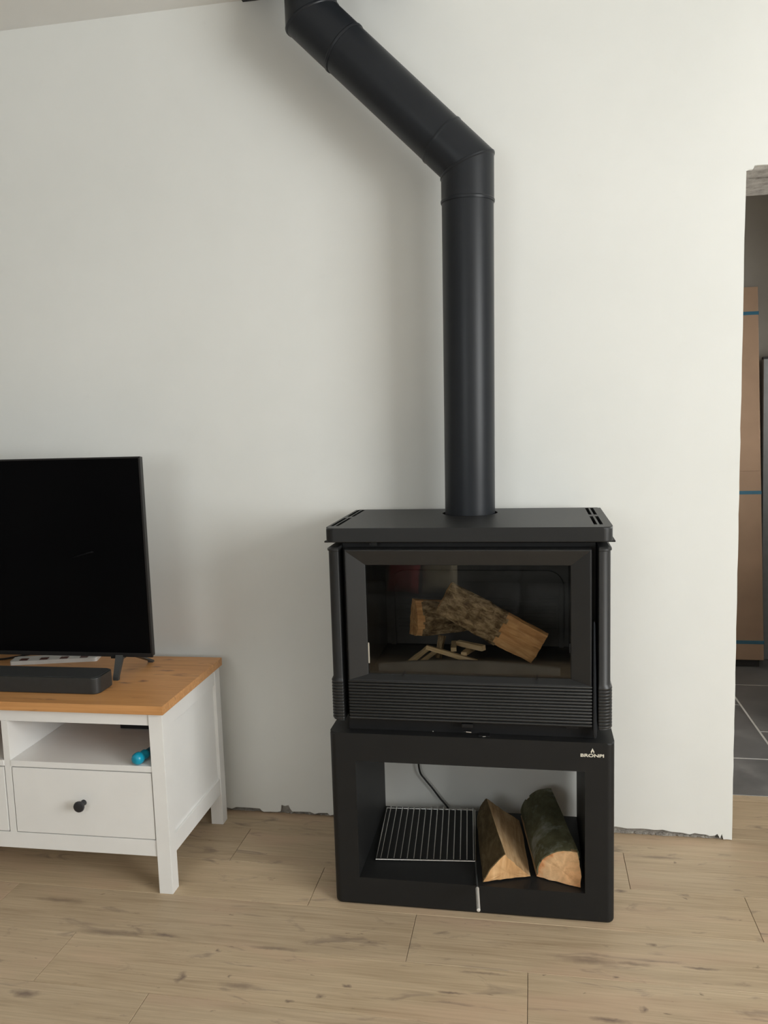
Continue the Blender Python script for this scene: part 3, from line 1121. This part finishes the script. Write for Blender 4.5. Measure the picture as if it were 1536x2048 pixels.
# ------------------------------------------------------------------ logs
def make_log(name, sect, L, bark_from, bark_to, mats, seed, bark_len=(0.0, 1.0), bark_amp=0.003, split_amp=0.0025, bark_t=0.004, taper=0.0, notch=None, skew=0.0, lean=0.0):
    """sect: section polygon (x,z) at the front end, counter-clockwise seen from the front; edges
    bark_from..bark_to carry bark. Length runs along +y."""
    root = empty(name, (0, 0, 0))
    n_e = len(sect)
    pts, flags = [], []
    for i in range(n_e):
        a, b = Vector(sect[i]), Vector(sect[(i + 1) % n_e])
        m = max(2, int((b - a).length / 0.006))
        for k in range(m):
            pts.append(a.lerp(b, k / m))
            flags.append(bark_from <= i < bark_to)
    cen = sum(pts, Vector((0, 0))) / len(pts)
    n = len(pts)
    NR = 34
    sd = Vector((seed * 3.7, seed * 1.3, seed * 2.1))
    bm = bmesh.new()
    bb = bmesh.new()
    rings, brings = [], []
    for j in range(NR + 1):
        u = j / NR
        s = 1 - taper * u
        ring, bring = [], []
        for k, p in enumerate(pts):
            q = cen + (p - cen) * s
            q.x += lean * u * p.y
            dr = (p - cen).normalized()
            bk = flags[k] or flags[k - 1]
            co = Vector((q.x, u * L + skew * q.x * (1 - u), q.y))
            if bk:
                dsp = noise.fractal(Vector((co.x * 40, co.y * 14, co.z * 40)) + sd, 1.0, 2.0, 4) * bark_amp
            else:
                dsp = noise.fractal(Vector((co.x * 60, co.y * 5, co.z * 60)) + sd, 1.0, 2.0, 4) * split_amp
                dsp += noise.noise(Vector((co.x * 9, co.y * 11, co.z * 9)) + sd) * split_amp
            if notch:
                dsp += notch(u, k / n)
            yj = 0.0
            if j in (0, NR):
                yj = noise.noise(Vector((co.x * 45, 0, co.z * 45)) + sd) * 0.0035
            ring.append(bm.verts.new(co + Vector((dr.x * dsp, yj, dr.y * dsp))))
            if bk:
                edge = 0.0 if (u < bark_len[0] + 1e-6 or u > bark_len[1] - 1e-6) else 1.0
                dsp2 = dsp + bark_t * (0.15 if not (flags[k] and flags[k - 1]) else 1.0)
                bring.append(bb.verts.new(co + Vector((dr.x * dsp2, yj, dr.y * dsp2))))
            else:
                bring.append(None)
        rings.append(ring)
        brings.append(bring)
    for j in range(NR):
        for k in range(n):
            k2 = (k + 1) % n
            bm.faces.new((rings[j][k], rings[j][k2], rings[j + 1][k2], rings[j + 1][k]))
            if flags[k] and brings[j][k] and brings[j][k2]:
                um = (j + 0.5) / NR + 0.05 * noise.noise(Vector((k * 0.35, seed, 0)))
                if bark_len[0] <= um <= bark_len[1]:
                    bb.faces.new((brings[j][k], brings[j][k2], brings[j + 1][k2], brings[j + 1][k]))
    for ring, fl_ in ((rings[0], 1), (rings[-1], 0)):
        c_ = bm.verts.new(sum((v.co for v in ring), Vector()) / n)
        for k in range(n):
            f = bm.faces.new((ring[k], ring[(k + 1) % n], c_))
            f.material_index = 1
    bmesh.ops.recalc_face_normals(bm, faces=bm.faces)
    me = bpy.data.meshes.new('split_wood')
    bm.to_mesh(me)
    bm.free()
    me.materials.append(M[mats[0]])
    me.materials.append(M[mats[1]])
    link('split_wood', me, None, root)
    # give the bark thickness
    loose = [v for v in bb.verts if not v.link_faces]
    bmesh.ops.delete(bb, geom=loose, context='VERTS')
    bmesh.ops.recalc_face_normals(bb, faces=bb.faces)
    r = bmesh.ops.solidify(bb, geom=bb.faces[:], thickness=bark_t * 0.8)
    bk = finish('bark', bb, M[mats[2]], root, auto=50)
    return root


def rot_to(root, loc, yaw=0.0, pitch=0.0, roll=0.0):
    """yaw about z, pitch raises the far (+y) end, roll spins about the length"""
    root.rotation_mode = 'XYZ'
    m = Matrix.Rotation(yaw, 4, 'Z') @ Matrix.Rotation(pitch, 4, 'X') @ Matrix.Rotation(roll, 4, 'Y')
    root.matrix_world = Matrix.Translation(loc) @ m


# two logs in the base
lA = make_log('split_log', [(0.0, 0.004), (0.134, 0.004), (0.100, 0.036), (0.063, 0.077), (0.045, 0.062), (0.018, 0.030)], 0.335, 3, 6, ('wood_split', 'wood_end', 'bark_dark'), 4,
              bark_amp=0.002, split_amp=0.003, bark_t=0.003, skew=0.22, lean=-0.45)
rot_to(lA, (0.8195, -0.470, 0.0825), yaw=math.radians(6.0), pitch=math.radians(0.6))
tag(lA, 'wedge-shaped split log with pale triangular end, lying in the base beside the wire rack', 'log', 'logs stored in the stove base')
arc = [(0.004 + 0.1065 * (1 - math.cos(math.radians(a))), 0.012 + 0.088 * math.sin(math.radians(a))) for a in range(0, 91, 10)]
secB = [(a_ * 0.93, b_) for a_, b_ in [(0.0, 0.004), (0.060, 0.0025), (0.118, 0.002), (0.121, 0.035), (0.115, 0.070)] + [(x_, z_) for x_, z_ in reversed(arc)]]
lB = make_log('split_log', secB, 0.335, 4, 14, ('wood_split', 'wood_ring', 'bark_green'), 9, bark_amp=0.0022, split_amp=0.002, bark_t=0.004, taper=0.08, skew=-0.50)
rot_to(lB, (0.9640, -0.424, 0.0825), yaw=math.radians(9.0))
tag(lB, 'rounded log with grey-green bark and orange cut end, beside the right wall of the base', 'log', 'logs stored in the stove base')

# logs in the firebox
lC = make_log('split_log', [(0.0, 0.0), (0.052, 0.006), (0.058, 0.055), (0.030, 0.108), (0.006, 0.110), (-0.002, 0.06)], 0.205, 1, 3, ('wood_split_dark', 'wood_split_dark', 'bark_brown'), 13, bark_len=(0.10, 1.0), bark_amp=0.005, split_amp=0.003, taper=0.30)
lC.rotation_mode = 'XYZ'
# length axis to the right and back, section upright
lC.matrix_world = Matrix.Translation((0.6030, -0.262, 0.7215)) @ Matrix.Rotation(math.radians(-60), 4, 'Z') @ Matrix.Rotation(math.radians(-5), 4, 'X')
tag(lC, 'short split log with upright left end, on the kindling behind the stove glass', 'log', 'logs laid in the firebox')
lD = make_log('split_log', [(-0.064, 0.020), (-0.010, -0.004), (0.0, 0.0), (0.004, 0.05), (0.0, 0.090), (-0.010, 0.096), (-0.060, 0.074)], 0.300, 1, 5, ('wood_split_dark', 'wood_split_dark', 'bark_brown'), 21, bark_len=(0.0, 0.60), bark_amp=0.006, split_amp=0.004)
# local y runs down to the right, local x to the front, local z up across the face
ang = math.radians(-29.5)
ya = Vector((math.cos(ang), 0.05, math.sin(ang))).normalized()
xa_ = Vector((0, -1, 0))
xa_ = (xa_ - ya * xa_.dot(ya)).normalized()
za_ = xa_.cross(ya)
lD.matrix_world = Matrix.Translation((0.6945, -0.360, 0.8145)) @ Matrix((xa_, ya, za_)).transposed().to_4x4()
tag(lD, 'bark-covered split log leaning down to the right behind the stove glass', 'log', 'logs laid in the firebox')

KG = 'kindling sticks under the firebox logs'


def stick(p0, p1, w, h, seed, label, mat='kindling'):
    p0, p1 = Vector(p0), Vector(p1)
    L = (p1 - p0).length
    rg = random.Random(seed)
    bm = bmesh.new()
    rings = []
    for j in range(5):
        u = j / 4
        k = 1 + rg.uniform(-0.12, 0.12)
        rings.append([bm.verts.new((a * w / 2 * k + rg.uniform(-0.0006, 0.0006), u * L, b * h / 2 * k + rg.uniform(-0.0006, 0.0006))) for a, b in ((-1, -1), (1, -0.8), (0.9, 1), (-1, 0.9))])
    for a, b in zip(rings, rings[1:]):
        for k in range(4):
            bm.faces.new((a[k], a[(k + 1) % 4], b[(k + 1) % 4], b[k]))
    bm.faces.new(rings[0])
    bm.faces.new(rings[-1])
    o = finish('kindling_stick', bm, M[mat], None)
    d = (p1 - p0).normalized()
    x_ = d.cross(Vector((0, 0, 1))).normalized()
    z_ = x_.cross(d)
    o.matrix_world = Matrix.Translation(p0) @ Matrix((x_, d, z_)).transposed().to_4x4()
    tag(o, label, 'kindling', KG)
    return o


stick((0.602, -0.360, 0.656), (0.665, -0.300, 0.694), 0.013, 0.012, 1, 'leftmost pale kindling stick, slanting up from the firebox floor')
stick((0.632, -0.365, 0.656), (0.690, -0.300, 0.688), 0.010, 0.010, 2, 'thin kindling stick just right of the leftmost one')
stick((0.655, -0.392, 0.657), (0.765, -0.380, 0.668), 0.016, 0.012, 3, 'flat kindling stick lying lowest, under the long slanting one')
stick((0.668, -0.385, 0.720), (0.808, -0.388, 0.681), 0.014, 0.012, 4, 'long kindling stick slanting down to the right across the front')
stick((0.742, -0.365, 0.708), (0.735, -0.270, 0.702), 0.015, 0.012, 5, 'kindling stick pointing its square end forward under the middle of the logs')
stick((0.826, -0.372, 0.7165), (0.748, -0.300, 0.710), 0.015, 0.014, 6, 'kindling stick with bright square end under the leaning log')
stick((0.772, -0.376, 0.700), (0.792, -0.290, 0.694), 0.018, 0.011, 7, 'short kindling stick right of centre, half hidden by the long one')
stick((0.690, -0.290, 0.660), (0.700, -0.270, 0.722), 0.018, 0.012, 8, 'dark kindling stick standing up under the left log', 'bark_brown')


# ------------------------------------------------------------------ wire rack in the base
rack = empty('wire_rack', (0.63, -0.22, 0.0825))
tag(rack, 'chrome wire grill rack with forward handle lying in the stove base', 'wire rack')
RO = (0.63, -0.22, 0.0825)
FLp, FRp, BLp, BRp = (Vector(p) for p in ((0.508, -0.396, 0.0878), (0.7935, -0.3715, 0.0878), (0.4855, -0.086, 0.0878), (0.7705, -0.068, 0.0878)))
tube('rack_frame', [FRp + Vector((0, 0.0, 0)), FLp, FLp.lerp(BLp, 0.5), BLp, BRp, FRp], 0.0030, M['chrome'], rack, 8, RO)
NW = 15
for i in range(NW):
    u = (i + 0.7) / NW
    a, b = FLp.lerp(FRp, u), BLp.lerp(BRp, u)
    e = (b - a).normalized()
    tube('rack_wire', [a - e * 0.002 + Vector((0, 0, 0.0042)), b + e * 0.006 + Vector((0, 0, 0.0042))], 0.0018, M['chrome'], rack, 6, RO)
hd = (Vector((0.8165, -0.605, 0.0885)) - FRp)
tube('handle_rod', [FRp, FRp + hd * 0.58], 0.0027, M['tv_foot'], rack, 8, RO)
tube('handle_grip', [FRp + hd * 0.57, FRp + hd * 0.575, FRp + hd * 0.995, FRp + hd], [0.0025, 0.0048, 0.0048, 0.003], M['grip_steel'], rack, 10, RO)

# cable behind the stove
cb = tube('power_cable', smooth_path([(0.580, -0.035, 0.44), (0.583, -0.024, 0.30), (0.5830, -0.020, 0.228), (0.5885, -0.020, 0.185), (0.605, -0.019, 0.160), (0.6282, -0.019, 0.1313), (0.652, -0.018, 0.098), (0.6768, -0.022, 0.070), (0.70, -0.03, 0.03), (0.74, -0.035, 0.004)]), 0.0032, M['black_rubber'], None, 8)
tag(cb, 'thin black cable hanging against the wall behind the stove base', 'cable')


# ------------------------------------------------------------------ TV stand
TA = 0.0133
stand = empty('tv_stand', (-0.0645, -0.5195, 0.0), TA)
tag(stand, 'white tv stand with honey pine top, open shelves and drawers', 'tv stand')
SW, SD = 1.48, 0.468
box('table_top', -SW, 0.0, 0.0, SD, 0.545, 0.5716, M['pine'], stand, 0.0022)
W = M['white']
# legs
LG = 0.042
for ua in (-SW + 0.010, -0.052):
    for va, vb in ((0.014, 0.056), (0.424, 0.464)):
        box('leg', ua, ua + LG, va, vb, 0.0, 0.545, W, stand, 0.0015)
UL, UR = -SW + 0.052, -0.052
box('top_apron', UL, UR, 0.018, 0.036, 0.507, 0.545, W, stand, 0.001)
box('bottom_apron', UL, UR, 0.018, 0.040, 0.112, 0.1615, W, stand, 0.001)
for ua, ub in ((-0.036, -0.013), (-SW + 0.013, -SW + 0.036)):
    pn = box('side_panel', ua + 0.006, ub - 0.008, 0.056, 0.424, 0.16, 0.493, W, stand)
    box('side_rail', ua, ub, 0.056, 0.424, 0.490, 0.545, W, stand, 0.0012)
    box('side_rail', ua, ub, 0.056, 0.424, 0.108, 0.163, W, stand, 0.0012)
box('back_panel', UL, UR, 0.445, 0.455, 0.112, 0.372, W, stand)
box('bottom_panel', UL, UR, 0.040, 0.445, 0.140, 0.155, W, stand)
secw = (UR - UL - 2 * 0.021) / 3
for i in range(3):
    ur = UR - i * (secw + 0.021)
    ul = ur - secw
    if i < 2:
        box('divider', ul - 0.021, ul, 0.018, 0.445, 0.1615, 0.507, W, stand, 0.0008)
    box('shelf', ul + 0.0003, ur - 0.0003 if i else ur, 0.016, 0.444, 0.3680, 0.3860, W, stand, 0.0008)
    dr = box('drawer_front', ul + 0.003, ur - 0.003, 0.017, 0.036, 0.1645, 0.3645, W, stand, 0.0012)
    cx = (ul + ur) / 2
    bm = bmesh.new()
    add_lathe(bm, [(0.009, 0.018), (0.0075, 0.010), (0.0065, 0.002), (0.0105, -0.003), (0.0152, -0.006), (0.0165, -0.010), (0.0150, -0.0145), (0.008, -0.017)], 24, 'y', (cx + 0.003, 0, 0.2665))
    finish('knob', bm, M['knob'], dr, auto=40)

# stand local -> world helper for the things on it
SM = Matrix.Translation((-0.0645, -0.5195, 0.0)) @ Matrix.Rotation(TA, 4, 'Z')


def on_stand(o, u, v, z, rz=0.0):
    o.location = SM @ Vector((u, v, z))
    o.rotation_euler = (0, 0, TA + rz)
    return o


ZT = 0.5716
# television
tv = on_stand(empty('television', (0, 0, 0)), -0.6900, 0.25, ZT)
tag(tv, 'large flat black television standing on the pine top', 'television')
hw = 0.5500
box('back_shell', -hw + 0.002, hw - 0.002, 0.003, 0.022, 0.0655, 0.6895, M['tv_black'], tv, 0.003)
bmz = [(-hw, hw, -0.002, 0.004, 0.0635, 0.0765), (-hw, hw, -0.002, 0.004, 0.6860, 0.6910), (-hw, -hw + 0.006, -0.002, 0.004, 0.0765, 0.686), (hw - 0.006, hw, -0.002, 0.004, 0.0765, 0.686)]
boxes('bezel', bmz, M['tv_black'], tv, 0.0008)
box('screen', -hw + 0.006, hw - 0.006, -0.0005, 0.003, 0.0765, 0.686, M['screen'], tv)
rprism('electronics_bulge', -0.38, 0.38, 0.022, 0.070, 0.09, 0.40, (0.02, 0.02, 0.03, 0.03), M['tv_black'], tv, bevel=0.01)
for s in (-1, 1):
    f = empty('foot_hold', (0, 0, 0))
    bpy.data.objects.remove(f)
    cx = s * 0.448
    bm = bmesh.new()

    def strut(p_top, p_bot, wt, wb_, t_=0.009):
        a = [Vector(p_top) + Vector((dx * wt / 2, dy * t_ / 2, 0)) for dx, dy in ((-1, -1), (1, -1), (1, 1), (-1, 1))]
        b = [Vector(p_bot) + Vector((dx * wb_ / 2, dy * t_ / 2, 0)) for dx, dy in ((-1, -1), (1, -1), (1, 1), (-1, 1))]
        A = [bm.verts.new(p) for p in a]
        B = [bm.verts.new(p) for p in b]
        for k in range(4):
            bm.faces.new((A[k], A[(k + 1) % 4], B[(k + 1) % 4], B[k]))
        bm.faces.new(A)
        bm.faces.new(B[::-1])
    strut((cx - s * 0.010, 0.008, 0.075), (cx - s * 0.006, -0.036, 0.010), 0.026, 0.017, 0.012)
    strut((cx - s * 0.006, -0.036, 0.010), (cx - s * 0.006, -0.037, 0.0), 0.017, 0.016, 0.012)
    strut((cx, 0.014, 0.075), (cx + s * 0.02, 0.150, 0.006), 0.030, 0.018, 0.012)
    strut((cx + s * 0.02, 0.150, 0.006), (cx + s * 0.02, 0.152, 0.0), 0.018, 0.017, 0.012)
    finish('stand_foot', bm, M['tv_foot'], tv)
    strut_b = bmesh.new()
    add_box(strut_b, cx - s * 0.02 - 0.022, cx - s * 0.02 + 0.022, 0.004, 0.02, 0.056, 0.075)
    finish('foot_bracket', strut_b, M['tv_black'], tv)

# soundbar
sb = on_stand(empty('soundbar', (0, 0, 0)), -0.6900, 0.128, ZT)
tag(sb, 'long charcoal soundbar with rounded corners in front of the television', 'soundbar')
rprism('housing', -0.455, 0.455, -0.050, 0.050, 0.0, 0.0495, (0.022, 0.022, 0.022, 0.022), M['soundbar'], sb, bevel=0.0035, bevel_bottom=0.004)
rprism('top_cover', -0.449, 0.449, -0.044, 0.044, 0.0494, 0.0505, (0.018, 0.018, 0.018, 0.018), M['soundbar_top'], sb, bevel=0.0006)

# power strip behind the television
ps = on_stand(empty('power_strip', (0, 0, 0)), -0.560, 0.392, ZT, math.radians(13.5))
tag(ps, 'white power strip with dark red switches behind the television', 'power strip')
rprism('housing', -0.143, 0.143, -0.030, 0.030, 0.0, 0.013, (0.008,) * 4, M['strip_white'], ps, bevel=0.003)
for i in range(4):
    cx = -0.100 + i * 0.066
    rk = box('rocker_switch', cx - 0.013, cx + 0.013, -0.024, -0.002, 0.0125, 0.0145, M['strip_red'], ps, 0.0008)
tc = tube('television_cable', smooth_path([SM @ Vector(p) for p in ((-0.98, 0.40, ZT + 0.004), (-0.86, 0.372, ZT + 0.004), (-0.76, 0.385, ZT + 0.004), (-0.72, 0.42, ZT + 0.004), (-0.69, 0.45, ZT + 0.004))]), 0.0035, M['black_rubber'], None, 6)
tag(tc, 'black cable lying behind the television left of the power strip', 'cable')

# things on the open shelf
toy = on_stand(empty('plastic_toy', (0, 0, 0)), -0.0930, 0.0440, 0.3862, math.radians(-14))
toy.scale = (1.12, 1.12, 1.12)
tag(toy, 'turquoise plastic toy with round knobbed end at the right of the open shelf', 'toy')
bm = bmesh.new()
add_lathe(bm, [(0.004, -0.0300), (0.011, -0.0285), (0.0150, -0.0225), (0.0160, -0.0150), (0.0150, -0.0080), (0.0115, -0.0035), (0.0105, -0.0010), (0.0125, 0.0040), (0.0130, 0.012), (0.010, 0.018)], 24, 'y', (0, 0, 0.0160))
finish('round_end', bm, M['turquoise'], toy, auto=60)
bm = bmesh.new()
add_tube(bm, [(0, 0.010, 0.0150), (0, 0.05, 0.0150), (0.004, 0.11, 0.016), (0.008, 0.15, 0.014)], [0.0100, 0.0125, 0.0140, 0.0100], 14)
finish('grip', bm, M['turquoise_dark'], toy, auto=60)
sbx = on_stand(empty('media_box', (0, 0, 0)), -0.200, 0.335, 0.3862)
tag(sbx, 'small flat black media box at the back of the open shelf', 'media box')
rprism('case', -0.085, 0.085, -0.055, 0.055, 0.002, 0.030, (0.006,) * 4, M['settop'], sbx, bevel=0.002)
for fx in (-0.0675, 0.0675):
    for fy in (-0.0375, 0.0375):
        box('rubber_foot', fx - 0.0075, fx + 0.0075, fy - 0.0075, fy + 0.0075, 0, 0.002, M['black_rubber'], sbx)


# ------------------------------------------------------------------ things in the passage
# tall cardboard parcel leaning on the far wall
bt = box('floor_block', 1.55, 2.12, 1.835, 1.90, 0.0, 0.040, M['block'], None, 0.002)  # low dark block under the parcel
tag(bt, 'low dark batten on the tiles under the cardboard parcel', 'block')
car = empty('cardboard_parcel', (1.85, 1.815, 0.041))
lean = math.atan2(0.285, 1.93)
car.rotation_euler = (-lean, 0, 0)
tag(car, 'tall flat cardboard parcel with blue straps leaning in the passage', 'parcel')
box('carton', -0.30, 0.287, 0.0, 0.045, 0.0, 1.955, M['board'], car, 0.003)
for zz in (0.092, 0.872, 1.815):
    boxes('strap', [(-0.302, 0.289, -0.0015, 0.0005, zz - 0.009, zz + 0.009), (0.287, 0.2890, -0.0015, 0.0465, zz - 0.009, zz + 0.009)], M['strap'], car)
box('flap_edge', -0.298, 0.285, -0.0025, 0.0, 0.985, 0.990, M['board'], car)
gp = empty('grey_panel', (2.36, 1.96, 0.0))
gp.rotation_euler = (-math.atan2(0.10, 1.5), 0, 0)
tag(gp, 'grey board leaning on the wall right of the cardboard parcel', 'panel')
box('board', -0.195, 0.35, 0.0, 0.03, 0.003, 1.60, M['grey_panel'], gp, 0.002)
box('board_edge', -0.197, 0.352, -0.001, 0.031, 1.60, 1.612, M['block'], gp, 0.001)


# ------------------------------------------------------------------ behind the camera: sofa and cushions added for the stove glass reflection
sofa = empty('sofa', (0.9, -3.10, 0.0))
tag(sofa, 'charcoal fabric sofa added unseen for the reflection in the stove glass', 'sofa')
box('seat_base', -1.05, 1.05, -0.42, 0.38, 0.08, 0.19, M['sofa'], sofa, 0.02)
for sx in (-1, 1):
    box('armrest', sx * 1.15 - 0.10, sx * 1.15 + 0.10, -0.45, 0.40, 0.08, 0.52, M['sofa'], sofa, 0.04, seg=3)
    box('seat_cushion', sx * 0.525 - 0.515, sx * 0.525 + 0.515, -0.25, 0.40, 0.195, 0.33, M['sofa'], sofa, 0.04, seg=3)
    box('back_cushion', sx * 0.525 - 0.515, sx * 0.525 + 0.515, -0.30, -0.12, 0.335, 0.70, M['sofa'], sofa, 0.05, seg=3)
    for sy in (-0.36, 0.32):
        box('leg', sx * 0.98 - 0.025, sx * 0.98 + 0.025, sy - 0.025, sy + 0.025, 0.0, 0.08, M['tv_black'], sofa)
box('back_frame', -1.05, 1.05, -0.45, -0.30, 0.08, 0.66, M['sofa'], sofa, 0.03)


def cushion(mat, loc, rz, label):
    bm = bmesh.new()
    n = 12
    vs = {}
    for side in (-1, 1):
        for i in range(n + 1):
            for j in range(n + 1):
                u, w = 2 * i / n - 1, 2 * j / n - 1
                th = 0.065 * max(0.0, (1 - u ** 4) * (1 - w ** 4)) ** 0.6
                pin = 1 - 0.06 * (u * u * (1 - w * w) + 0) 
                if (side == 1) and (i in (0, n) or j in (0, n)):
                    vs[side, i, j] = vs[-1, i, j]
                else:
                    vs[side, i, j] = bm.verts.new((u * 0.21 * (1 - 0.05 * (1 - w * w)), side * th, 0.21 + w * 0.21 * (1 - 0.05 * (1 - u * u))))
    for side in (-1, 1):
        for i in range(n):
            for j in range(n):
                bm.faces.new((vs[side, i, j], vs[side, i + 1, j], vs[side, i + 1, j + 1], vs[side, i, j + 1]))
    o = finish('reflection_cushion', bm, M[mat], None, auto=60)
    o.location = loc
    o.rotation_euler = (math.radians(14), 0, rz)
    o.scale = (0.5, 0.6, 0.5)
    tag(o, label, 'cushion', 'cushions added for the glass reflection')


cushion('cushion_red', (0.215, -2.93, 0.337), 0.35, 'small red scatter cushion added for the red patch mirrored in the glass')
cushion('cushion_cream', (0.435, -2.93, 0.337), -0.10, 'small cream scatter cushion added for the cream patch mirrored in the glass')
